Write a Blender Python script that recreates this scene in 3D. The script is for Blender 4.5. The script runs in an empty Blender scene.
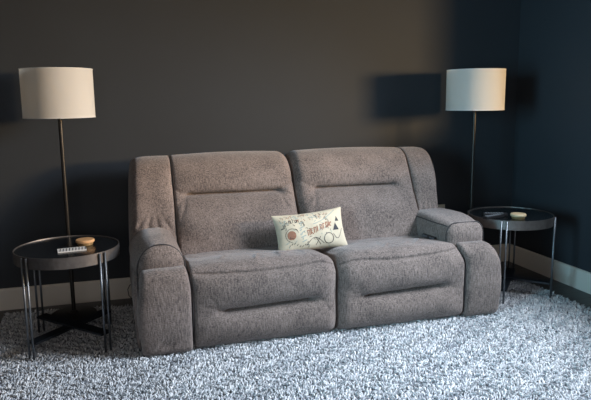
import bpy, bmesh, math, random
import numpy as np
from mathutils import Vector, Matrix
random.seed(7); RNG = np.random.default_rng(7)
SC = bpy.context.scene; COL = SC.collection
PI = math.pi

# ------------------------------------------------------------------ camera
YAW, PITCH, ROLL, F = .2848, .1643, -.0115, 614.3
f = Vector((math.sin(YAW)*math.cos(PITCH), math.cos(YAW)*math.cos(PITCH), -math.sin(PITCH)))
r = Vector((math.cos(YAW), -math.sin(YAW), 0)); u = r.cross(f)
r2 = math.cos(ROLL)*r + math.sin(ROLL)*u; u2 = -math.sin(ROLL)*r + math.cos(ROLL)*u
cam_d = bpy.data.cameras.new('camera'); cam = bpy.data.objects.new('camera', cam_d); COL.objects.link(cam)
cam_d.sensor_width = 36; cam_d.lens = F*36/591
cam.matrix_world = Matrix(((r2.x, u2.x, -f.x, 0), (r2.y, u2.y, -f.y, 0), (r2.z, u2.z, -f.z, 1.40), (0, 0, 0, 1)))
SC.camera = cam

# ------------------------------------------------------------------ world, sun, daylight, added fills
w = bpy.data.worlds.new('dusk_sky'); SC.world = w; w.use_nodes = True
w.node_tree.nodes['Background'].inputs[0].default_value = (.45, .6, .9, 1)
w.node_tree.nodes['Background'].inputs[1].default_value = .25

def area(name, loc, target, sx, sy, col, e, spread=180):
    d = bpy.data.lights.new(name, 'AREA'); d.shape = 'RECTANGLE'; d.size = sx; d.size_y = sy
    d.color = col; d.energy = e; d.spread = math.radians(spread)
    o = bpy.data.objects.new(name, d); COL.objects.link(o); o.location = loc
    o.rotation_euler = (Vector(loc)-Vector(target)).to_track_quat('Z', 'Y').to_euler()
area('evening_glow_right_window', (4.99, .99, 1.70), (-1.5, 4.25, 1.25), .80, .45, (1.0, .66, .33), 62, 80)
area('daylight_right_window', (3.12, 2.25, 2.0), (.25, 2.75, 0), 1.2, .8, (.79, .88, 1.0), 59, 96)
area('left_fill_light', (-2.55, .9, 1.5), (3.2, 3.7, 1.2), 1.6, 1.5, (.36, .76, 1.0), 26, 50)  # added blue fill to lift the right wall; the left wall has no window
area('rear_fill_light', (-.2, -2.4, 1.5), (.8, 3, .2), 2.4, 1.6, (1.0, .92, .90), 13, 110)  # added fill from behind the camera for the sofa front, no opening there

SC.view_settings.view_transform = 'Standard'; SC.view_settings.look = 'None'
SC.view_settings.exposure = 0.0; SC.view_settings.gamma = 1.0; SC.view_settings.use_curve_mapping = False

# ------------------------------------------------------------------ materials
def newmat(name):
    m = bpy.data.materials.new(name); m.use_nodes = True
    return m, m.node_tree.nodes, m.node_tree.links, m.node_tree.nodes['Principled BSDF']
def plain(name, col, rough=.5, metal=0, noise=0, scale=30, bump=0, spec=.5, trans=0):
    m, n, l, b = newmat(name)
    b.inputs['Base Color'].default_value = (*col, 1); b.inputs['Roughness'].default_value = rough
    b.inputs['Metallic'].default_value = metal; b.inputs['Specular IOR Level'].default_value = spec
    if noise or bump:
        tc = n.new('ShaderNodeTexCoord'); t = n.new('ShaderNodeTexNoise'); t.inputs['Scale'].default_value = scale
        t.inputs['Detail'].default_value = 5; l.new(tc.outputs['Object'], t.inputs['Vector'])
        if noise:
            mx = n.new('ShaderNodeMix'); mx.data_type = 'RGBA'
            mx.inputs[6].default_value = (*[c*(1-noise) for c in col], 1); mx.inputs[7].default_value = (*[min(1, c*(1+noise)) for c in col], 1)
            l.new(t.outputs['Fac'], mx.inputs[0]); l.new(mx.outputs[2], b.inputs['Base Color'])
        if bump:
            bp = n.new('ShaderNodeBump'); bp.inputs['Strength'].default_value = bump; bp.inputs['Distance'].default_value = .003
            l.new(t.outputs['Fac'], bp.inputs['Height']); l.new(bp.outputs[0], b.inputs['Normal'])
    return m
def fabric(name, ca, cb, vec=(170, 170, 30)):
    m, n, l, b = newmat(name)
    b.inputs['Roughness'].default_value = .92; b.inputs['Specular IOR Level'].default_value = .15
    b.inputs['Sheen Weight'].default_value = .25; b.inputs['Sheen Roughness'].default_value = .5
    tc = n.new('ShaderNodeTexCoord')
    def nz(v, sc, det=3):
        mp = n.new('ShaderNodeMapping'); mp.inputs['Scale'].default_value = v; l.new(tc.outputs['Object'], mp.inputs[0])
        t = n.new('ShaderNodeTexNoise'); t.inputs['Scale'].default_value = sc; t.inputs['Detail'].default_value = det
        l.new(mp.outputs[0], t.inputs['Vector']); return t.outputs['Fac']
    a = nz(vec, 1); c = nz((90, 90, 300), 1); g = nz((1, 1, 1), 7, 4)
    ad = n.new('ShaderNodeMath'); ad.operation = 'ADD'; l.new(a, ad.inputs[0]); l.new(c, ad.inputs[1])
    ad2 = n.new('ShaderNodeMath'); ad2.operation = 'MULTIPLY_ADD'; l.new(g, ad2.inputs[0]); ad2.inputs[1].default_value = .5; l.new(ad.outputs[0], ad2.inputs[2])
    mr = n.new('ShaderNodeMapRange'); mr.inputs[1].default_value = .90; mr.inputs[2].default_value = 1.6; l.new(ad2.outputs[0], mr.inputs[0])
    mx = n.new('ShaderNodeMix'); mx.data_type = 'RGBA'; mx.inputs[6].default_value = (*ca, 1); mx.inputs[7].default_value = (*cb, 1)
    l.new(mr.outputs[0], mx.inputs[0]); l.new(mx.outputs[2], b.inputs['Base Color'])
    bp = n.new('ShaderNodeBump'); bp.inputs['Strength'].default_value = .5; bp.inputs['Distance'].default_value = .004
    l.new(ad.outputs[0], bp.inputs['Height']); l.new(bp.outputs[0], b.inputs['Normal'])
    return m

M = {}
M['wall'] = plain('charcoal_wall_paint', (.034, .040, .047), .62, noise=.07, scale=3, bump=.05, spec=.3)
M['ceiling'] = plain('ceiling_paint', (.5, .5, .5), .9)
M['far_wall'] = plain('grey_wall_paint', (.12, .13, .15), .9)
M['trim'] = plain('greige_trim_paint', (.74, .70, .62), .5)
M['sofa'] = fabric('heathered_taupe_chenille', (.058, .047, .043), (.300, .240, .212))
M['piping'] = plain('dark_seam_piping', (.035, .031, .032), .8)
M['base'] = plain('sofa_underside_black', (.012, .012, .013), .9)
M['panel'] = plain('control_plate', (.02, .02, .022), .4)
M['button'] = plain('control_button', (.10, .10, .11), .35)
M['gun'] = plain('brushed_gunmetal', (.17, .155, .145), .48, metal=.85, noise=.35, scale=45, bump=.1)
M['rod'] = plain('grey_steel_rod', (.20, .22, .24), .4, metal=.85)
M['glass_top'] = plain('smoked_black_top', (.008, .010, .012), .22)
M['bar'] = plain('black_metal_bar', (.012, .016, .022), .35, metal=.3)
M['lamp_metal'] = plain('dark_bronze_lamp_metal', (.045, .042, .038), .38, metal=.8)
M['brass'] = plain('brass', (.6, .45, .2), .35, metal=1)
M['wood'] = plain('turned_light_wood', (.62, .36, .17), .5, noise=.2, scale=40)
M['wood_pale'] = plain('pale_wood_lid', (.66, .50, .30), .5, noise=.2, scale=40)
M['tin'] = plain('dull_gold_dish', (.30, .20, .09), .45, metal=.3)
M['paper'] = plain('white_paper', (.72, .72, .70), .7)
M['ink'] = plain('black_ink', (.03, .03, .035), .7)
M['rust'] = plain('rust_ink', (.33, .16, .10), .8)
M['sage'] = plain('sage_ink', (.30, .36, .33), .8)
M['black_plastic'] = plain('black_plastic', (.015, .015, .017), .35)
M['grey_plastic'] = plain('mid_grey_plastic', (.30, .31, .33), .4)
M['outlet'] = plain('ivory_plastic', (.55, .52, .42), .5)
M['cushion'] = plain('cream_linen', (.60, .525, .39), .9, noise=.08, scale=60, bump=.3)

# wood floor
m, n, l, b = newmat('dark_wood_planks'); M['floor'] = m
tc = n.new('ShaderNodeTexCoord'); mp = n.new('ShaderNodeMapping'); mp.inputs['Rotation'].default_value = (0, 0, 0)
br = n.new('ShaderNodeTexBrick'); br.inputs['Scale'].default_value = 1; br.inputs['Brick Width'].default_value = 1.3; br.inputs['Row Height'].default_value = .13
br.inputs['Mortar Size'].default_value = .003; br.inputs['Color1'].default_value = (.050, .052, .056, 1); br.inputs['Color2'].default_value = (.070, .070, .074, 1); br.inputs['Mortar'].default_value = (.015, .015, .016, 1)
l.new(tc.outputs['Object'], mp.inputs[0]); l.new(mp.outputs[0], br.inputs['Vector']); l.new(br.outputs['Color'], b.inputs['Base Color']); b.inputs['Roughness'].default_value = .45

# lampshade: linen, a little light passes through it
m, n, l, b = newmat('white_linen_shade'); M['shade'] = m
b.inputs['Base Color'].default_value = (.80, .79, .76, 1); b.inputs['Roughness'].default_value = .9; b.inputs['Specular IOR Level'].default_value = .1
tr = n.new('ShaderNodeBsdfTranslucent'); tr.inputs[0].default_value = (.96, .94, .88, 1); ms = n.new('ShaderNodeMixShader'); ms.inputs[0].default_value = .56
l.new(b.outputs[0], ms.inputs[1]); l.new(tr.outputs[0], ms.inputs[2]); l.new(ms.outputs[0], n['Material Output'].inputs[0])

# rug pile: colour varies tuft by tuft
m, n, l, b = newmat('shag_pile'); M['pile'] = m
at = n.new('ShaderNodeAttribute'); at.attribute_name = 'tone'
rp = n.new('ShaderNodeValToRGB'); cr = rp.color_ramp
cr.elements[0].position = 0; cr.elements[0].color = (.25, .275, .31, 1); cr.elements[1].position = 1; cr.elements[1].color = (.90, .90, .90, 1)
e = cr.elements.new(.4); e.color = (.56, .59, .62, 1)
l.new(at.outputs['Fac'], rp.inputs[0]); l.new(rp.outputs[0], b.inputs['Base Color']); b.inputs['Roughness'].default_value = .95; b.inputs['Specular IOR Level'].default_value = .1
M['rug_back'] = plain('rug_backing', (.16, .17, .19), .95, noise=.3, scale=80)

# ------------------------------------------------------------------ helpers
def link(name, me, mat, parent=None, smooth=True):
    me.name = name
    if mat: me.materials.append(mat)
    if smooth: me.polygons.foreach_set('use_smooth', [True]*len(me.polygons))
    o = bpy.data.objects.new(name, me); COL.objects.link(o)
    if parent is not None:
        o.parent = parent
        wl = parent['_w'] if '_w' in parent else (0, 0, 0)
        me.transform(Matrix.Translation(-Vector(wl)))
    return o
def arr(name, V, Fc, mat, parent=None, smooth=True):
    me = bpy.data.meshes.new(name); me.from_pydata([tuple(map(float, v)) for v in V], [], Fc); me.update()
    return link(name, me, mat, parent, smooth)
def frombm(name, bm, mat, parent=None, smooth=True):
    me = bpy.data.meshes.new(name); bm.to_mesh(me); bm.free(); return link(name, me, mat, parent, smooth)
def thing(name, label, cat, loc, group=None):
    o = bpy.data.objects.new(name, None); COL.objects.link(o); o.location = loc; o.empty_display_size = .1
    o['label'] = label; o['category'] = cat; o['_w'] = tuple(loc)
    if group: o['group'] = group
    return o
def tag(o, label, cat, group=None):
    o['label'] = label; o['category'] = cat
    if group: o['group'] = group
    return o
def structure(o): o['kind'] = 'structure'; return o

def box_bm(bm, x0, x1, y0, y1, z0, z1, bev=0, seg=2):
    g = bmesh.ops.create_cube(bm, size=1); vs = g['verts']
    for v in vs: v.co = Vector(((x0+x1)/2+v.co.x*(x1-x0), (y0+y1)/2+v.co.y*(y1-y0), (z0+z1)/2+v.co.z*(z1-z0)))
    if bev:
        es = list({e for v in vs for e in v.link_edges}); bmesh.ops.bevel(bm, geom=es, offset=bev, segments=seg, affect='EDGES', profile=.5)
def box(name, x0, x1, y0, y1, z0, z1, mat, parent=None, bev=0, smooth=False):
    bm = bmesh.new(); box_bm(bm, x0, x1, y0, y1, z0, z1, bev); return frombm(name, bm, mat, parent, smooth)
def lathe(name, cx, cy, prof, mat, parent=None, seg=64, smooth=True, closed=False):
    # prof: list of (radius, z)
    V = []; Fc = []; n_ = len(prof)
    for i in range(seg):
        a = 2*PI*i/seg
        for rr, z in prof: V.append((cx+rr*math.cos(a), cy+rr*math.sin(a), z))
    for i in range(seg):
        j = (i+1) % seg
        for k in range(n_ if closed else n_-1):
            k2 = (k+1) % n_; Fc.append((i*n_+k, j*n_+k, j*n_+k2, i*n_+k2))
    o = arr(name, V, Fc, mat, parent, smooth)
    bm = bmesh.new(); bm.from_mesh(o.data); bmesh.ops.remove_doubles(bm, verts=bm.verts, dist=1e-6); bmesh.ops.recalc_face_normals(bm, faces=bm.faces); bm.to_mesh(o.data); bm.free()
    if smooth:
        try: o.data.set_sharp_from_angle(angle=math.radians(35))
        except Exception: pass
    return o
def tube(name, pts, rad, mat, parent=None, seg=8, closed=False, join=None):
    P_ = [Vector(p) for p in pts]; n_ = len(P_); V = []; Fc = []
    up = None
    for i, p in enumerate(P_):
        if closed: t = (P_[(i+1) % n_]-P_[i-1]).normalized()
        else: t = (P_[min(i+1, n_-1)]-P_[max(i-1, 0)]).normalized()
        if up is None: up = t.orthogonal().normalized()
        up = (up-t*up.dot(t)).normalized(); sd = t.cross(up)
        for k in range(seg):
            a = 2*PI*k/seg; V.append(p+rad*(math.cos(a)*up+math.sin(a)*sd))
    for i in range(n_ if closed else n_-1):
        j = (i+1) % n_
        for k in range(seg):
            k2 = (k+1) % seg; Fc.append((i*seg+k, i*seg+k2, j*seg+k2, j*seg+k))
    if not closed:
        Fc.append(tuple(range(seg))[::-1]); Fc.append(tuple(range((n_-1)*seg, n_*seg)))
    if join is not None:
        o_ = len(join[0]); join[0].extend(V); join[1].extend([tuple(q+o_ for q in ff) for ff in Fc]); return
    return arr(name, V, Fc, mat, parent)

def smooth01(t): t = np.clip(t, 0, 1); return t*t*(3-2*t)
def gau(x, s): return np.exp(-(x/s)**2)
def fbm(P_, sc, seed=0):
    # cheap smooth pseudo noise
    rs = np.random.default_rng(seed); o = np.zeros(len(P_))
    for i in range(6):
        k = rs.normal(size=3)*sc*(1+.5*i); o += np.sin(P_@k+rs.uniform(0, 6.28))/(1+.4*i)
    return o/3
def rbox(name, x0, x1, y0, y1, z0, z1, rad, mat, parent, fn=None, step=.012):
    """dense rounded box; rad=(rx,ry,rz); fn deforms the (N,3) vertices"""
    lo = np.array([x0, y0, z0]); hi = np.array([x1, y1, z1]); rad = np.array(rad, float)
    N = np.maximum(2, np.round((hi-lo)/step).astype(int))
    idx = {}; V = []; Fc = []
    def vid(i, j, k):
        key = (i, j, k)
        if key not in idx: idx[key] = len(V); V.append(key)
        return idx[key]
    nx, ny, nz = map(int, N)
    for i in range(nx):
        for j in range(ny):
            Fc.append((vid(i, j, 0), vid(i, j+1, 0), vid(i+1, j+1, 0), vid(i+1, j, 0)))
            Fc.append((vid(i, j, nz), vid(i+1, j, nz), vid(i+1, j+1, nz), vid(i, j+1, nz)))
    for i in range(nx):
        for k in range(nz):
            Fc.append((vid(i, 0, k), vid(i+1, 0, k), vid(i+1, 0, k+1), vid(i, 0, k+1)))
            Fc.append((vid(i, ny, k), vid(i, ny, k+1), vid(i+1, ny, k+1), vid(i+1, ny, k)))
    for j in range(ny):
        for k in range(nz):
            Fc.append((vid(0, j, k), vid(0, j, k+1), vid(0, j+1, k+1), vid(0, j+1, k)))
            Fc.append((vid(nx, j, k), vid(nx, j+1, k), vid(nx, j+1, k+1), vid(nx, j, k+1)))
    T = np.array(V, float)/N; Pn = lo+T*(hi-lo)
    c = np.clip(Pn, lo+rad, hi-rad); d = (Pn-c)/rad; ln = np.linalg.norm(d, axis=1)
    out = ln > 1e-9; mx = np.abs(d).max(1)
    # cube corner -> ellipsoid corner, keeping spacing fairly even
    dn = d.copy(); dn[out] = d[out]/ln[out][:, None]*mx[out][:, None]
    Pn = c+dn*rad
    if fn is not None: Pn = fn(Pn)
    return arr(name, Pn, Fc, mat, parent)

# ------------------------------------------------------------------ room
XR, YB, XL, YF, ZC = 3.20, 4.41, -2.6, -2.6, 2.7
structure(box('floor', XL, XR, YF, YB, -.1, 0, M['floor']))
structure(box('ceiling', XL, XR, YF, YB, ZC, ZC+.1, M['ceiling']))
structure(box('wall_back', XL-.15, XR+.15, YB, YB+.15, -.1, ZC+.1, M['wall']))
structure(box('wall_left', XL-.15, XL, YF, YB, -.1, ZC+.1, M['far_wall']))
structure(box('wall_front', XL-.15, XR+.15, YF-.15, YF, -.1, ZC+.1, M['far_wall']))
WY0, WY1, WZ0, WZ1 = 1.2, 3.43, 1.265, 2.35      # the window band in the right wall, outside the picture
bm = bmesh.new()
box_bm(bm, XR, XR+.15, WY1, YB, -.1, ZC+.1); box_bm(bm, XR, XR+.15, YF, WY0, -.1, ZC+.1)
box_bm(bm, XR, XR+.15, WY0, WY1, -.1, WZ0); box_bm(bm, XR, XR+.15, WY0, WY1, WZ1, ZC+.1)
structure(frombm('wall_right', bm, M['wall'], smooth=False))
def baseboard(name, pts):
    # profile: 14.5 cm tall board with an eased top
    h, t = .150, .016
    if name.endswith('back'):
        prof = [(YB, 0), (YB-t, 0), (YB-t, h-.012), (YB-t+.004, h-.004), (YB-.004, h), (YB, h)]
        V = [(x, p[0], p[1]) for x in (XL, XR) for p in prof]
    else:
        prof = [(XR, 0), (XR-t, 0), (XR-t, h-.012), (XR-t+.004, h-.004), (XR-.004, h), (XR, h)]
        V = [(p[0], y, p[1]) for y in (YB-t, YF) for p in prof]
    n_ = len(prof); Fc = [(i, (i+1) % n_, n_+(i+1) % n_, n_+i) for i in range(n_)]+[tuple(range(n_)), tuple(range(n_, 2*n_))]
    structure(arr(name, V, Fc, M['trim'], smooth=False))
baseboard('baseboard_back', None); baseboard('baseboard_right', None)

# ------------------------------------------------------------------ rug
RC = [(-.76, 4.30), (2.93, 3.83), (2.99, .9), (-.85, .9)]     # back-left, back-right, front-right, front-left
rug = thing('shag_rug', 'large pale blue-grey shag rug under the sofa and tables', 'rug', (1.1, 2.6, 0))
def rug_in(x, y, mrg=0):
    s = np.ones_like(x, bool)
    for (ax, ay), (bx, by) in zip(RC, RC[1:]+RC[:1]):
        L = math.hypot(bx-ax, by-ay); nx_, ny_ = -(by-ay)/L, (bx-ax)/L
        s &= ((x-ax)*nx_+(y-ay)*ny_) < -mrg
    # rounded back corners
    return s
bmr = bmesh.new()
vs = [bmr.verts.new((x, y, z)) for z in (.001, .006) for x, y in RC]
for q in ((3, 2, 1, 0), (4, 5, 6, 7)): bmr.faces.new([vs[i] for i in q])
for i in range(4): bmr.faces.new((vs[i], vs[(i+1) % 4], vs[4+(i+1) % 4], vs[4+i]))
bmesh.ops.recalc_face_normals(bmr, faces=bmr.faces)
frombm('backing', bmr, M['rug_back'], rug, False)
def make_pile():
    sp = .0105
    xs = np.arange(-.9, 3.05, sp); ys = np.arange(1.5, 4.35, sp)
    X, Y = np.meshgrid(xs, ys); X = X.ravel(); Y = Y.ravel()
    X = X+RNG.uniform(-.6, .6, len(X))*sp; Y = Y+RNG.uniform(-.6, .6, len(Y))*sp
    k = rug_in(X, Y, .004)
    # bare under the sofa body, where nothing is seen
    k &= ~((X > .16) & (X < 2.24) & (Y > 3.40) & (Y < 4.05))
    X = X[k]; Y = Y[k]; n_ = len(X)
    Q = np.stack([X, Y, np.zeros(n_)], 1)
    lump = fbm(Q, 34, 3); lump2 = fbm(Q, 75, 5); lump3 = fbm(Q*np.array([.7, 1.4, 1]), 75, 15); wave = fbm(Q*np.array([.5, 1.6, 1]), 16, 9)
    h = .014+.003*lump+.004*lump2+.010*lump3+.003*wave+RNG.uniform(-.003, .004, n_); h = np.clip(h, .004, .028)
    ang = 5*fbm(Q, 30, 19)+RNG.normal(0, .8, n_)
    lean = RNG.uniform(.008, .022, n_)
    dx, dy = np.cos(ang)*lean, np.sin(ang)*lean
    rad = RNG.uniform(.0035, .0060, n_)
    tone = np.clip(.46+.12*lump+.14*lump2+.38*lump3+.14*wave+RNG.normal(0, .17, n_), 0, 1)
    V = np.zeros((n_, 7, 3)); a0 = RNG.uniform(0, 6.28, n_)
    for q in range(3):
        a = a0+q*2.094
        V[:, q] = np.stack([X+rad*np.cos(a), Y+rad*np.sin(a), np.full(n_, .004)], 1)
        V[:, 3+q] = np.stack([X+dx*.45+rad*.95*np.cos(a), Y+dy*.45+rad*.95*np.sin(a), .004+h*.75], 1)
    V[:, 6] = np.stack([X+dx, Y+dy, .004+h], 1)
    base = (np.arange(n_)*7)[:, None]
    quads = []; tris = []
    for q in range(3):
        q2 = (q+1) % 3
        quads.append(np.stack([base[:, 0]+q, base[:, 0]+q2, base[:, 0]+3+q2, base[:, 0]+3+q], 1))
        tris.append(np.stack([base[:, 0]+3+q, base[:, 0]+3+q2, base[:, 0]+6], 1))
    quads = np.concatenate(quads); tris = np.concatenate(tris)
    me = bpy.data.meshes.new('pile'); me.vertices.add(n_*7); me.vertices.foreach_set('co', V.reshape(-1).astype(np.float32))
    lp = np.concatenate([quads.ravel(), tris.ravel()]); me.loops.add(len(lp)); me.loops.foreach_set('vertex_index', lp.astype(np.int32))
    ls = np.concatenate([np.arange(len(quads))*4, len(quads)*4+np.arange(len(tris))*3])
    me.polygons.add(len(ls)); me.polygons.foreach_set('loop_start', ls.astype(np.int32))
    me.update(calc_edges=True); me.validate()
    at_ = me.attributes.new('tone', 'FLOAT', 'POINT'); at_.data.foreach_set('value', np.repeat(tone, 7).astype(np.float32))
    o = link('pile', me, M['pile'], rug); o['kind'] = 'stuff'
make_pile()

# ------------------------------------------------------------------ sofa
S = thing('reclining_sofa', 'wide taupe-grey two-seat reclining sofa with padded arms', 'sofa', (1.19, 3.70, 0))
SF = M['sofa']
box('base', .12, 2.26, 3.36, 4.08, .035, .36, M['base'], S, .01)
def creases(Pn, lst):
    """lst: (x0,x1,z(x) start,z end, depth,width, broad depth, broad width)"""
    for x0, x1, za, zb, d, s, D, Sg in lst:
        x, z = Pn[:, 0], Pn[:, 2]; t = (x-x0)/(x1-x0); zc = za+(zb-za)*np.clip(t, 0, 1)
        env = smooth01((t+.03)/.10)*smooth01((1.03-t)/.10)
        envb = smooth01((t+.12)/.25)*smooth01((1.12-t)/.25)
        Pn[:, 1] += FR*(d*env*gau(z-zc, s)+D*envb*gau(z-zc, Sg))
        for xe, ze, q in ((x0, za, .5), (x1, zb, 1)): Pn[:, 1] += FR*.020*q*gau(x-xe, .035)*gau(z-ze, .020)
    return Pn
def outer_bulge(Pn, x0, x1, z0, z1, amt, y0, y1):
    u_ = np.clip((Pn[:, 0]-x0)/(x1-x0), 0, 1); v_ = np.clip((Pn[:, 2]-z0)/(z1-z0), 0, 1)
    return amt*(1-(2*u_-1)**4)*(1-(2*v_-1)**4)

# --- seats (top pad flows down into the footrest front)
def make_seat(x0, x1, mid, seed):
    y0, y1, z0, z1 = 3.268, 3.90, .006, .485
    def fn(Pn):
        global FR
        FR = smooth01((3.52-Pn[:, 1])/.20)                 # 1 on the front, 0 behind
        TOP = smooth01((Pn[:, 2]-.36)/.10)
        tx = (Pn[:, 0]-x0)/(x1-x0)
        z = Pn[:, 2].copy()
        # puff of the front: upper roll and lower roll either side of the tuck
        Pn[:, 1] -= FR*(.030*gau(z-.345, .095)+.026*gau(z-.13, .075))*(1-np.abs(2*tx-1)**5)
        # top crown
        cr_ = (1-np.abs(2*tx-1)**3.0)*smooth01((Pn[:, 1]-y0+.05)/.13)*smooth01((3.95-Pn[:, 1])/.35)
        Pn[:, 2] += TOP*(.016*cr_-.022*smooth01((Pn[:, 1]-3.38)/.25))
        midt = tx if mid > 0 else 1-tx
        Pn[:, 2] -= TOP*.034*smooth01((midt-.84)/.16)**2; Pn[:, 1] += FR*.022*smooth01((midt-.90)/.10)**2
        lean_ = smooth01((z-.36)/.13)
        Pn[:, 0] -= (.018 if mid > 0 else .045)*lean_*(smooth01((tx-.8)/.2) if mid < 0 else smooth01((.2-tx)/.2))
        # overall set back of the toe
        Pn[:, 1] += FR*.006*smooth01((.04-z)/.04)
        Pn = creases(Pn, [(x0+.17, x1-.15, .222, .240, .046, .009, .022, .032)])
        # fold line under the front edge of the seat top
        zf = .452-.012*np.sin(tx*PI)*1.5+.02*(tx-.3)**2
        Pn[:, 1] += FR*.013*gau(z-zf, .0075)*smooth01(tx/.05)*smooth01((1-tx)/.05)
        Pn[:, 1] -= FR*.006*gau(z-zf-.025, .02)
        # wrinkles at the ends of the tuck and on the top
        for cx_, sg in ((x0+.15, 1), (x1-.10, -1)):
            for a_ in (-.9, -.3, .4, 1.0):
                dx_ = (Pn[:, 0]-cx_); dz_ = z-.232
                ln_ = dz_*math.cos(a_)-(-sg*dx_)*math.sin(a_); al = (-sg*dx_)*math.cos(a_)+dz_*math.sin(a_)
                Pn[:, 1] += FR*.0055*gau(ln_, .010)*gau(al-.04, .05)
        rs = np.random.default_rng(seed)
        for _ in range(7):
            cx_ = rs.uniform(x0+.15, x1-.15); cy_ = rs.uniform(3.36, 3.5); a_ = rs.normal(1.4, .35)
            dx_ = Pn[:, 0]-cx_; dy_ = Pn[:, 1]-cy_
            Pn[:, 2] += TOP*.0075*gau(dx_*math.sin(a_)-dy_*math.cos(a_), .009)*gau(dx_*math.cos(a_)+dy_*math.sin(a_), .07)
        nz_ = fbm(Pn, 13, seed)
        Pn[:, 1] += FR*.004*nz_; Pn[:, 2] += TOP*.004*nz_*(Pn[:, 2] > .3)
        return Pn
    return rbox('seat', x0, x1, y0, y1, z0, z1, (.016, .085, .085), SF, S, fn, .009)
seats = [make_seat(.364, 1.214, 1, 21), make_seat(1.218, 2.062, -1, 22)]

# --- backrests
def back_y(z): return .58*(z-.45)
def make_back(x0, x1, tk, mid, seed):
    def fn(Pn):
        global FR
        FR = smooth01((3.84-Pn[:, 1])/.14); x, z = Pn[:, 0].copy(), Pn[:, 2].copy(); tx = (x-x0)/(x1-x0)
        side = 1-np.abs(2*tx-1)**6
        Pn[:, 1] -= FR*(.045*gau(z-.91, .08)+.060*gau(z-.65, .13))*side
        Pn = creases(Pn, [(tk[0], tk[1], .803, .799, .050, .0075, .028, .028)])
        for cx_, sg in ((tk[0], 1), (tk[1], -1)):
            for a_ in (-1.2, -.75, -.35, .5):
                dx_ = -sg*(x-cx_); dz_ = z-.799
                ln_ = dz_*math.cos(a_)-dx_*math.sin(a_); al = dx_*math.cos(a_)+dz_*math.sin(a_)
                Pn[:, 1] += FR*.009*gau(ln_, .011)*gau(al-.07, .07)
        Pn[:, 1] += FR*.006*fbm(Pn, 9, seed)
        midt = tx if mid > 0 else 1-tx
        Pn[:, 2] += smooth01((z-.9)/.1)*(.012*(1-(2*tx-1)**2)-.030*smooth01((midt-.9)/.1)**2)
        Pn[:, 1] += FR*.03*smooth01((midt-.92)/.08)**2
        Pn[:, 1] += back_y(z)
        return Pn
    return rbox('backrest', x0, x1, 3.67, 3.90, .40, 1.035, (.012, .10, .06), SF, S, fn, .009)
def make_wing(x0, x1, sg, seed):
    def fn(Pn):
        global FR
        FR = smooth01((3.84-Pn[:, 1])/.14); x, z = Pn[:, 0].copy(), Pn[:, 2].copy(); tx = (x-x0)/(x1-x0)
        tq = tx if sg > 0 else 1-tx                # 0 at the seam, 1 outside
        Pn[:, 1] -= FR*(.040*gau(z-.82, .20))*(1-np.abs(2*tx-1)**4)
        # outer top corner is rounded off and the outside leans outwards below
        Pn[:, 2] -= .012*smooth01((tq-.45)/.55)**2*smooth01((z-.80)/.2)+.030*smooth01((tq-.80)/.20)**2*smooth01((z-.80)/.2)
        Pn[:, 0] += sg*tq*((.020 if sg < 0 else -.060)*(1-smooth01((z-.50)/.5))-.008*smooth01((z-.9)/.12))
        Pn[:, 1] += FR*.055*smooth01((tq-.80)/.20)**2
        for i_, a_ in enumerate((1.0, 1.35, 1.75, 2.1)):       # pulls down at the arm
            cx_ = x0+(x1-x0)*(.2+.2*i_); dx_ = x-cx_; dz_ = z-.64
            Pn[:, 1] += FR*.014*gau(dx_*math.sin(a_)-dz_*math.cos(a_), .010)*gau(dx_*math.cos(a_)+dz_*math.sin(a_), .05)
        Pn[:, 1] += FR*.005*fbm(Pn, 10, seed)
        Pn[:, 1] += back_y(z)
        return Pn
    return rbox('back_wing', x0, x1, 3.682, 3.90, .45, 1.035, (.012, .10, .06), SF, S, fn, .0095)
make_back(.338, 1.136, (.42, 1.02), 1, 31); make_back(1.139, 1.993, (1.28, 1.85), -1, 32)
make_wing(.072, .342, -1, 33); make_wing(1.990, 2.218, 1, 34)

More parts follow.
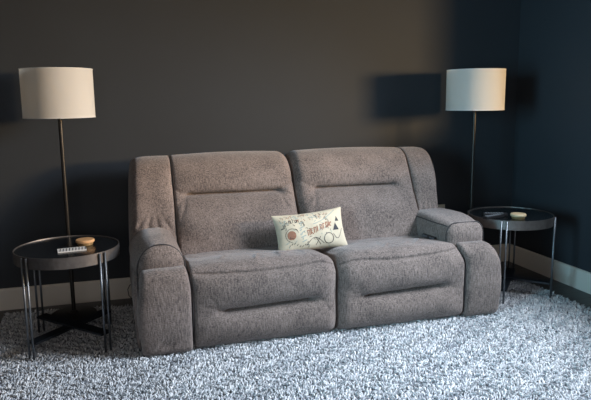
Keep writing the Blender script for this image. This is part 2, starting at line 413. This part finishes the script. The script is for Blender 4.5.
# --- arms: side body, front panel, padded top
def make_arm(x0, x1, sg, seed):
    """sg=-1 left arm (outside towards -x), +1 right arm"""
    def fb(Pn):
        z = Pn[:, 2]; tq = (Pn[:, 0]-x0)/(x1-x0); tq = tq if sg > 0 else 1-tq
        Pn[:, 0] += sg*tq*.012*gau(z-.28, .15); return Pn
    rbox('arm_body', x0-.018 if sg < 0 else x0+.012, x1-.012, 3.35, 4.06, .02, .45, (.03, .03, .03), SF, S, fb, .02)
    def fp(Pn):
        z = Pn[:, 2].copy(); tx = (Pn[:, 0]-x0)/(x1-x0); tq = tx if sg > 0 else 1-tx
        Fr = smooth01((3.42-Pn[:, 1])/.10)
        Pn[:, 1] -= Fr*.022*(1-np.abs(2*tx-1)**3.5)*gau(z-.26, .24)
        Pn[:, 1] += Fr*.006*smooth01((.04-z)/.04)
        top = smooth01((z-.30)/.18)
        Pn[:, 2] -= .040*smooth01((tq-.55)/.45)**2*top*(1.5 if sg > 0 else .25)
        Pn[:, 0] += sg*tq*.016*gau(z-.22, .13)
        Pn[:, 0] -= sg*tq*.012*smooth01((z-.38)/.1)
        Pn[:, 0] -= (.018 if sg < 0 else .045)*smooth01((z-.36)/.13)*(1-tq)
        Pn[:, 1] += Fr*(.008 if sg < 0 else .03)*smooth01((tq-.85)/.15)**2
        for i_ in range(3):
            cx_ = x0+.10+.03*i_; a_ = .9; dx_ = Pn[:, 0]-cx_; dz_ = z-.075
            Pn[:, 1] += Fr*.009*gau(dx_*math.sin(a_)-dz_*math.cos(a_), .008)*gau(dx_*math.cos(a_)+dz_*math.sin(a_), .04)
        Pn[:, 1] += Fr*.003*fbm(Pn, 14, seed)
        return Pn
    rbox('front_panel', x0, x1, 3.258, 3.46, .004, .492, (.018, .06, .07 if sg > 0 else .05), SF, S, fp, .0095)
    # padded top
    PRX, PRZ = (.120, .120) if sg < 0 else (.055, .065)
    a0, a1 = x0-.030, x1-.022
    if sg > 0: a0, a1 = 1.975, 2.255
    def ft(Pn):
        z = Pn[:, 2].copy(); y = Pn[:, 1].copy(); tx = (Pn[:, 0]-a0)/(a1-a0)
        Pn[:, 2] += smooth01((z-.52)/.08)*(.012*(1-(2*tx-1)**2)+.012*np.sin(np.clip((y-3.35)/.5, 0, 1)*PI))
        Fr = smooth01((3.43-y)/.06); back_ = smooth01((3.56-y)/.20)
        if sg < 0: Pn[:, 0] += .032*back_*(1-tx)
        else: Pn[:, 0] -= .018*back_*tx+.035*(1-back_)*(1-tx)
        Pn[:, 2] -= .012*back_*smooth01((z-.5)/.1)
        Pn[:, 1] -= Fr*.012*(1-np.abs(2*tx-1)**3)*gau(z-.53, .07)
        Pn += (.003*fbm(Pn, 15, seed+3))[:, None]
        return Pn
    o = rbox('armrest', a0, a1, 3.345, 3.86, .40, .612, (PRX, .028, PRZ), SF, S, ft, .010)
    # arched piping round the front face of the pad
    P_ = []
    if sg < 0: a0 += .032
    else: a1 -= .018
    rx, rz = PRX, PRZ
    for t_ in np.linspace(0, 1, 8): P_.append((a0-.001, .455+t_*(.612-rz-.455)))
    for a in np.linspace(PI, PI/2, 9)[1:]: P_.append((a0+rx+rx*math.cos(a), .612-rz+rz*math.sin(a)))
    for a in np.linspace(PI/2, 0, 9): P_.append((a1-rx+rx*math.cos(a), .612-rz+rz*math.sin(a)))
    for t_ in np.linspace(1, 0, 8)[1:]: P_.append((a1+.001, .455+t_*(.612-rz-.455)))
    P_ = [(px+(.001 if px > (a0+a1)/2 else -.001), 3.366, pz+(.012*(1-(2*(px-a0)/(a1-a0)-1)**2) if pz > .57 else 0)-.009) for px, pz in P_]
    tube('piping', P_, .0038, M['piping'], o)
    if sg > 0:      # welt along the inner top edge of the pad
        tube('piping', [(a0+.012-.036*(1-float(smooth01((3.56-y_)/.20))), y_, .588+.010*math.sin((y_-3.36)/.5*PI)) for y_ in np.linspace(3.38, 3.80, 16)], .0035, M['piping'], o)
    return o
for_arm = {}
def fixparent(o): o['_w'] = tuple(S.location)
_old_tube = tube
# sub-parts of a sofa part share its origin
_link = link
def link(name, me, mat, parent=None, smooth=True):
    if parent is not None and '_w' not in parent:
        pw = parent
        while pw is not None and '_w' not in pw: pw = pw.parent
        if mat: me.materials.append(mat)
        if smooth: me.polygons.foreach_set('use_smooth', [True]*len(me.polygons))
        me.name = name; o = bpy.data.objects.new(name, me); COL.objects.link(o); o.parent = parent
        if pw is not None: me.transform(Matrix.Translation(-Vector(pw['_w'])))
        return o
    return _link(name, me, mat, parent, smooth)
arm_l = make_arm(.078, .360, -1, 41); arm_r = make_arm(2.062, 2.318, 1, 42)
# dark welt lines between panels
tube('piping', [(.076, 3.285+.02*abs((t_-.3)), .05+t_*.41) for t_ in np.linspace(0, 1, 14)], .0035, M['piping'], S)
tube('piping', [(.363-.016*smooth01((.05+t_*.41-.36)/.13), 3.272+.012*(2*t_-1)**2+(.03 if t_ > .97 else 0), .05+t_*.41) for t_ in np.linspace(0, 1, 14)], .0035, M['piping'], S)
tube('piping', [(2.062-.04*smooth01((.05+t_*.41-.36)/.13), 3.272+.012*(2*t_-1)**2+(.03 if t_ > .97 else 0), .05+t_*.40) for t_ in np.linspace(0, 1, 14)], .0035, M['piping'], S)
# power controls on the inner face of the right arm
def inner_box(name, y0, y1, z0, z1, d0, d1, mat, parent, bev):
    bm = bmesh.new(); box_bm(bm, d0, d1, y0, y1, z0, z1, bev)
    for v in bm.verts: v.co.x += 1.944-.135*(v.co.y-3.44)
    return frombm(name, bm, mat, parent, False)
cp = inner_box('control_panel', 3.445, 3.575, .486, .508, -.008, .004, M['panel'], S, .002)
for y0_ in (3.452, 3.478, 3.520, 3.546): inner_box('button', y0_, y0_+.020, .490, .504, -.011, -.006, M['button'], cp, .0015)

# ------------------------------------------------------------------ printed cushion
PC = Vector((1.140, 3.572, .580)); PW, PH = .236, .128
pil = thing('throw_pillow', 'small cream lumbar pillow printed with doodled lettering and shapes', 'pillow', tuple(PC))
pz = Matrix.Rotation(math.radians(4), 3, 'Z') @ Matrix.Rotation(math.radians(-20), 3, 'X') @ Matrix.Rotation(math.radians(-3), 3, 'Y')
def pil_pt(u_, v_, side=-1, off=0):
    # u,v in -1..1; pinched sides, thick middle
    ex = 1-.07*(1-u_*u_)*abs(v_)**2; ez = 1
    x = u_*PW*(1-.06*(1-v_*v_)*abs(u_)**3); z = v_*PH*(1-.10*(1-u_*u_)*abs(v_)**3)
    th = .062*max(0, (1-abs(u_)**2.6))**.62*max(0, (1-abs(v_)**2.6))**.62
    th += .0035*math.sin(9*u_+3*v_)*max(0, 1-u_*u_)*max(0, 1-v_*v_)
    return PC+pz @ Vector((x, side*(th+off), z))
def make_pillow():
    NU, NV = 48, 28; V = []; Fc = []; ids = {}
    for s in (-1, 1):
        for i in range(NU+1):
            for j in range(NV+1):
                if s == 1 and (i in (0, NU) or j in (0, NV)): ids[s, i, j] = ids[-1, i, j]; continue
                ids[s, i, j] = len(V); V.append(pil_pt(math.sin((2*i/NU-1)*PI/2), math.sin((2*j/NV-1)*PI/2), s))
        for i in range(NU):
            for j in range(NV):
                q = (ids[s, i, j], ids[s, i+1, j], ids[s, i+1, j+1], ids[s, i, j+1]); Fc.append(q if s == -1 else q[::-1])
    mi = [0]*len(Fc)
    for k, acc in enumerate((blk, rst, sge)):
        o_ = len(V); V.extend(acc[0]); Fc.extend([tuple(q+o_ for q in ff) for ff in acc[1]]); mi += [k+1]*len(acc[1])
    o = arr('cover', V, Fc, M['cushion'], pil)
    for nm in ('ink', 'rust', 'sage'): o.data.materials.append(M[nm])
    o.data.polygons.foreach_set('material_index', mi)
def ribbon(acc, pts, wd, off=.0012):
    """thin printed stroke following the cushion front, pts in (u,v)"""
    P_ = [Vector(p) for p in pts]; V, Fc = acc; b0 = len(V)
    for i, p in enumerate(P_):
        t = P_[min(i+1, len(P_)-1)]-P_[max(i-1, 0)]; t = Vector((t.x*PW, t.y*PH)); t.normalize()
        nn = Vector((-t.y/PW, t.x/PH))*wd/2
        for s in (1, -1): V.append(pil_pt(p.x+s*nn.x, p.y+s*nn.y, -1, off))
        if i: Fc.append((b0+2*i-2, b0+2*i-1, b0+2*i+1, b0+2*i))
def poly(acc, cu, cv, pts, off=.0012):
    V, Fc = acc; b0 = len(V); V.append(pil_pt(cu, cv, -1, off))
    for a, b_ in pts: V.append(pil_pt(cu+a, cv+b_, -1, off))
    n_ = len(pts)
    for i in range(n_): Fc.append((b0, b0+1+i, b0+1+(i+1) % n_))
def circ(cu, cv, ru, rv, n_=20, a0=0, a1=2*PI): return [(cu+ru*math.cos(a0+(a1-a0)*i/n_), cv+rv*math.sin(a0+(a1-a0)*i/n_)) for i in range(n_+1)]
blk = ([], []); rst = ([], []); sge = ([], [])
# arched lettering, upper left
for i in range(11):
    t_ = i/10; cu = -.78+.55*t_; cv = .28+.28*math.sin(t_*PI*.8+.3)
    ribbon(blk, [(cu-.018, cv-.08), (cu-.018, cv+.08)], .003)
    ribbon(blk, [(cu-.018, cv+(.07 if i % 2 else -.07)), (cu+.02, cv+(.07 if i % 2 else -.07))], .0035)
    if i % 3 == 0: ribbon(blk, [(cu+.02, cv-.07), (cu+.02, cv+.07)], .003)
poly(rst, -.62, -.12, [(a, b_) for a, b_ in circ(0, 0, .12, .22, 14)])
ribbon(blk, circ(-.60, -.12, .18, .32, 18, .3, 4.6), .0025)
for i in range(9): ribbon(sge, [(-.36+.03*math.sin(i*2), -.5+.11*i), (-.28+.05*math.cos(i*3), -.42+.11*i)], .006)
for i in range(8):
    cu = -.72+.07*i; ribbon(blk, [(cu, -.66+.1*math.sin(i)), (cu+.035, -.58+.1*math.sin(i))], .0035)
# rust block letters through the middle
for i in range(8):
    cu = -.17+.09*i; cv = -.10+.045*i; hh = .14
    ribbon(rst, [(cu, cv-hh), (cu, cv+hh)], .007)
    if i % 4 != 3: ribbon(rst, [(cu, cv+hh*.8), (cu+.05, cv+hh*.8)], .006)
    if i % 2 == 0: ribbon(rst, [(cu+.05, cv-hh), (cu+.05, cv+hh)], .005)
    if i % 3 == 1: ribbon(rst, [(cu, cv), (cu+.06, cv-hh)], .006)
ribbon(rst, [(.36+.3*t_, .02+.55*t_-.2*t_*t_) for t_ in np.linspace(0, .6, 8)], .009)
# black triangles, right
for cu, cv, s in ((.66, .02, .10), (.74, .40, .07)): poly(blk, cu, cv, [(-s, -s*1.6), (s, -s*1.6), (0, s*2)])
# loops and swoops, lower right
ribbon(blk, circ(.40, -.50, .14, .26, 24), .0045)
ribbon(blk, [(-.25+.5*t_, -.72+.35*math.sin(t_*PI)) for t_ in np.linspace(0, 1, 14)], .003)
ribbon(blk, [(.02+.14*t_, -.35-.4*t_) for t_ in np.linspace(0, 1, 5)], .003); ribbon(blk, [(.16-.14*t_, -.35-.4*t_) for t_ in np.linspace(0, 1, 5)], .003)
ribbon(sge, [(.0+.75*t_, .78-.5*math.sin((1-t_)*1.5)+.12*t_) for t_ in np.linspace(0, 1, 14)], .004)
ribbon(blk, [(.55+.33*t_, -.3-.25*math.sin(t_*PI*1.3)) for t_ in np.linspace(0, 1, 12)], .003)
rs = np.random.default_rng(4)
for i in range(130):
    cu = rs.uniform(-.86, .5); cv = rs.uniform(.50, .88) if i % 2 else rs.uniform(-.88, .8)
    acc = (blk, sge, sge, rst)[i % 4]; a = rs.uniform(0, 3.1); L = rs.uniform(.02, .05)
    ribbon(acc, [(cu-L*math.cos(a), cv-L*1.8*math.sin(a)), (cu, cv+.02), (cu+L*math.cos(a), cv+L*1.8*math.sin(a))], .003)
make_pillow()

# ------------------------------------------------------------------ side tables
def make_table(cx, cy, feet, label, R_=.285, ztop=.584, cross=True):
    T = thing('side_table', label, 'side table', (cx, cy, .02), 'round metal side tables')
    lathe('tabletop', cx, cy, [(0, ztop-.026), (R_-.006, ztop-.026), (R_-.006, ztop-.005), (0, ztop-.005)], M['glass_top'], T, 72)
    lathe('rim', cx, cy, [(R_-.006, ztop-.062), (R_, ztop-.062), (R_, ztop), (R_-.005, ztop), (R_-.006, ztop-.004), (R_-.006, ztop-.050)], M['gun'], T, 96, closed=True)
    lathe('underside', cx, cy, [(0, ztop-.046), (R_-.013, ztop-.046), (R_-.013, ztop-.034), (0, ztop-.034)], M['bar'], T, 64)
    for fx, fy in feet:
        v = Vector((fx-cx, fy-cy, 0)).normalized(); tn = Vector((-v.y, v.x, 0)); V, Fc = [], []
        for s in (-.0175, .0175):
            p = Vector((cx, cy, 0))+v*(R_+.0068)+tn*s
            tube('', [(p.x, p.y, .016), (p.x, p.y, ztop-.004)], .0062, None, None, 10, join=(V, Fc))
        # little plate tying the two rods at the crossbar
        arr('leg', V, Fc, M['rod'], T)
    # flat crossbars, each running between two opposite legs
    for a_, b_ in ((0, 3), (1, 2)):
        p, q = Vector((*feet[a_], 0)), Vector((*feet[b_], 0)); c = Vector((cx, cy, 0))
        p = c+(p-c).normalized()*(R_-.001); q = c+(q-c).normalized()*(R_-.001)
        d = (q-p).normalized(); nn = Vector((-d.y, d.x, 0))*.034; zz = .100 if a_ == 0 else .1125; th = .012
        V = [p+nn, p-nn, q-nn, q+nn]; V = [(k.x, k.y, zz) for k in V]+[(k.x, k.y, zz+th) for k in V]
        bm = bmesh.new(); vv = [bm.verts.new(k) for k in V]
        for ff in ((3, 2, 1, 0), (4, 5, 6, 7), (0, 1, 5, 4), (1, 2, 6, 5), (2, 3, 7, 6), (3, 0, 4, 7)): bm.faces.new([vv[i] for i in ff])
        bmesh.ops.recalc_face_normals(bm, faces=bm.faces); frombm('crossbar', bm, M['bar'], T, False)
    return T
make_table(-.292, 3.640, [(-.50, 3.43), (-.09, 3.41), (-.505, 3.87), (-.10, 3.86)], 'round black-topped metal side table left of the sofa, holding a striped card')
make_table(2.640, 3.645, [(2.440, 3.432), (2.845, 3.440), (2.450, 3.865), (2.830, 3.870)], 'round metal side table right of the sofa, holding remote controls')

# ------------------------------------------------------------------ floor lamps
def make_lamp(cx, cy, label, rug_z):
    L = thing('floor_lamp', label, 'floor lamp', (cx, cy, rug_z), 'floor lamps with white drum shades')
    z0 = rug_z
    lathe('base', cx, cy, [(0, z0), (.138, z0), (.140, z0+.004), (.140, z0+.026), (.136, z0+.032), (.03, z0+.036), (.018, z0+.050), (0, z0+.050)], M['lamp_metal'], L)
    lathe('pole', cx, cy, [(0, z0+.03), (.0125, z0+.03), (.0125, 1.33), (0, 1.33)], M['lamp_metal'], L, 24)
    lathe('socket', cx, cy, [(0, 1.325), (.018, 1.33), (.020, 1.40), (.016, 1.415), (0, 1.415)], M['lamp_metal'], L, 24)
    lathe('bulb', cx, cy, [(0, 1.41), (.012, 1.415), (.022, 1.45), (.030, 1.485), (.022, 1.515), (0, 1.527)], M['paper'], L, 24)
    V, Fc = [], []
    tube('', [(cx-.02, cy, 1.34)]+[(cx+.045*math.cos(a), cy, 1.44+.13*math.sin(a)) for a in np.linspace(PI, 0, 15)]+[(cx+.02, cy, 1.34)], .0022, None, join=(V, Fc))
    arr('harp', V, Fc, M['brass'], L)
    R_ = .2065; z1, z2 = 1.300, 1.588
    s = lathe('shade', cx, cy, [(R_, z1), (R_, z2), (R_-.002, z2), (R_-.002, z1)], M['shade'], L, 96, closed=True)
    for zz in (z1+.001, z2-.001):
        V, Fc = [], []
        tube('', [(cx+R_*math.cos(a), cy+R_*math.sin(a), zz) for a in np.linspace(0, 2*PI, 96, endpoint=False)], .0024, None, None, 6, True, join=(V, Fc))
        if zz > 1.5:
            for k in range(3):
                a = k*2.094+.5; tube('', [(cx+.012*math.cos(a), cy+.012*math.sin(a), zz-.022), (cx+R_*math.cos(a), cy+R_*math.sin(a), zz-.004)], .0018, None, None, 6, join=(V, Fc))
        arr('shade_ring', V, Fc, M['paper'], L)
    lathe('finial', cx, cy, [(0, z2-.03), (.012, z2-.028), (.012, z2-.02), (.006, z2-.012), (.010, z2), (.008, z2+.010), (0, z2+.016)], M['lamp_metal'], L, 20)
make_lamp(-.310, 4.01, 'floor lamp with white drum shade behind the left side table', .030)
make_lamp(2.540, 3.985, 'floor lamp with white drum shade right of the sofa, casting a wall shadow', .030)

# ------------------------------------------------------------------ things on the tables
ZT = .5795
def dish(cx, cy, label, lid, dz=0, tilt=0):
    D = thing('round_box', label, 'box', (cx, cy, ZT), 'small round boxes on the side tables')
    lathe('body', cx, cy, [(0, ZT+.0005), (.040, ZT+.0005), (.043, ZT+.006), (.043, ZT+.018), (0, ZT+.018)], M['tin'], D, 40)
    o = lathe('lid', cx, cy, [(0, ZT+.018), (.050, ZT+.018), (.052, ZT+.021), (.052, ZT+.030), (.049, ZT+.034), (.030, ZT+.0355), (0, ZT+.0355)], lid, D, 40)
    return D
dish(-.195, 3.655, 'small round copper-brown lidded box on the left side table', M['wood'])
dish(2.590, 3.490, 'small round light wood lidded box on the right side table', M['wood_pale'])
def oriented_box(name, c, L, W, z0, z1, ang, mat, parent, bev=.003):
    bm = bmesh.new(); box_bm(bm, -L/2, L/2, -W/2, W/2, z0, z1, bev)
    bmesh.ops.rotate(bm, verts=bm.verts, cent=(0, 0, 0), matrix=Matrix.Rotation(ang, 3, 'Z')); bmesh.ops.translate(bm, verts=bm.verts, vec=(c[0], c[1], 0))
    return frombm(name, bm, mat, parent, False)
CD = thing('striped_card', 'white card with dark stripes lying on the left side table', 'card', (-.262, 3.548, ZT))
c_, s_ = math.cos(.12), math.sin(.12)
def card_pt(a, b_, z): return (-.262+a*c_-b_*s_, 3.548+a*s_+b_*c_, z)
V_ = [card_pt(a, b_, z) for z in (ZT+.0005, ZT+.005) for a, b_ in ((-.075, -.042), (.075, -.042), (.075, .042), (-.075, .042))]
F_ = [(3, 2, 1, 0), (4, 5, 6, 7), (0, 1, 5, 4), (1, 2, 6, 5), (2, 3, 7, 6), (3, 0, 4, 7)]; mi = [0]*6
for i in range(9):
    x = -.066+.0165*i; b0 = len(V_)
    for a, b_ in ((x, -.032), (x+.005, -.032), (x+.010, .032), (x+.005, .032)): V_.append(card_pt(a, b_, ZT+.0054))
    F_.append((b0, b0+1, b0+2, b0+3)); mi.append(1)
o = arr('sheet', V_, F_, M['paper'], CD, False); o.data.materials.append(M['ink']); o.data.polygons.foreach_set('material_index', mi)
def remote(cx, cy, ang, label, L, W, body, face, group='remote controls on the right side table'):
    Rm = thing('remote_control', label, 'remote', (cx, cy, ZT), group)
    oriented_box('body', (cx, cy), L, W, ZT+.0005, ZT+.020, ang, body, Rm, .004)
    c_, s_ = math.cos(ang), math.sin(ang)
    for i in range(7):
        for j in (-1, 0, 1):
            a = -L*.36+i*L*.11; b_ = j*W*.28
            lathe('button', cx+a*c_-b_*s_, cy+a*s_+b_*c_, [(0, ZT+.0195), (.0042, ZT+.0195), (.0042, ZT+.0215), (.003, ZT+.0222), (0, ZT+.0222)], face, Rm, 10)
remote(2.445, 3.560, .25, 'black remote control on the right side table, nearest the sofa arm', .170, .042, M['black_plastic'], M['grey_plastic'])
remote(2.500, 3.625, -.35, 'black remote control lying behind the other one, close to the round box', .165, .044, M['black_plastic'], M['grey_plastic'])

# ------------------------------------------------------------------ outlet and cord
O = thing('wall_outlet', 'ivory wall outlet plate behind the right end of the sofa', 'outlet', (2.525, YB, .47))
box('plate', 2.487, 2.563, YB-.006, YB-.0003, .415, .530, M['outlet'], O, .002)
for zz in (.448, .498): box('socket', 2.508, 2.542, YB-.009, YB-.005, zz-.014, zz+.014, M['outlet'], O, .003)
cord = tube('power_cord', [(.10, 4.20, .034), (.06, 4.24, .036), (.035, 4.27, .06), (.03, 4.30, .095), (.045, 4.32, .118), (.075, 4.33, .125), (.11, 4.34, .11), (.15, 4.35, .07), (.19, 4.35, .036), (.26, 4.34, .034)], .003, M['black_plastic'])
tag(cord, 'thin dark power cord looping up at the baseboard left of the sofa', 'cord')

for o in list(bpy.data.objects):
    if '_w' in o: del o['_w']
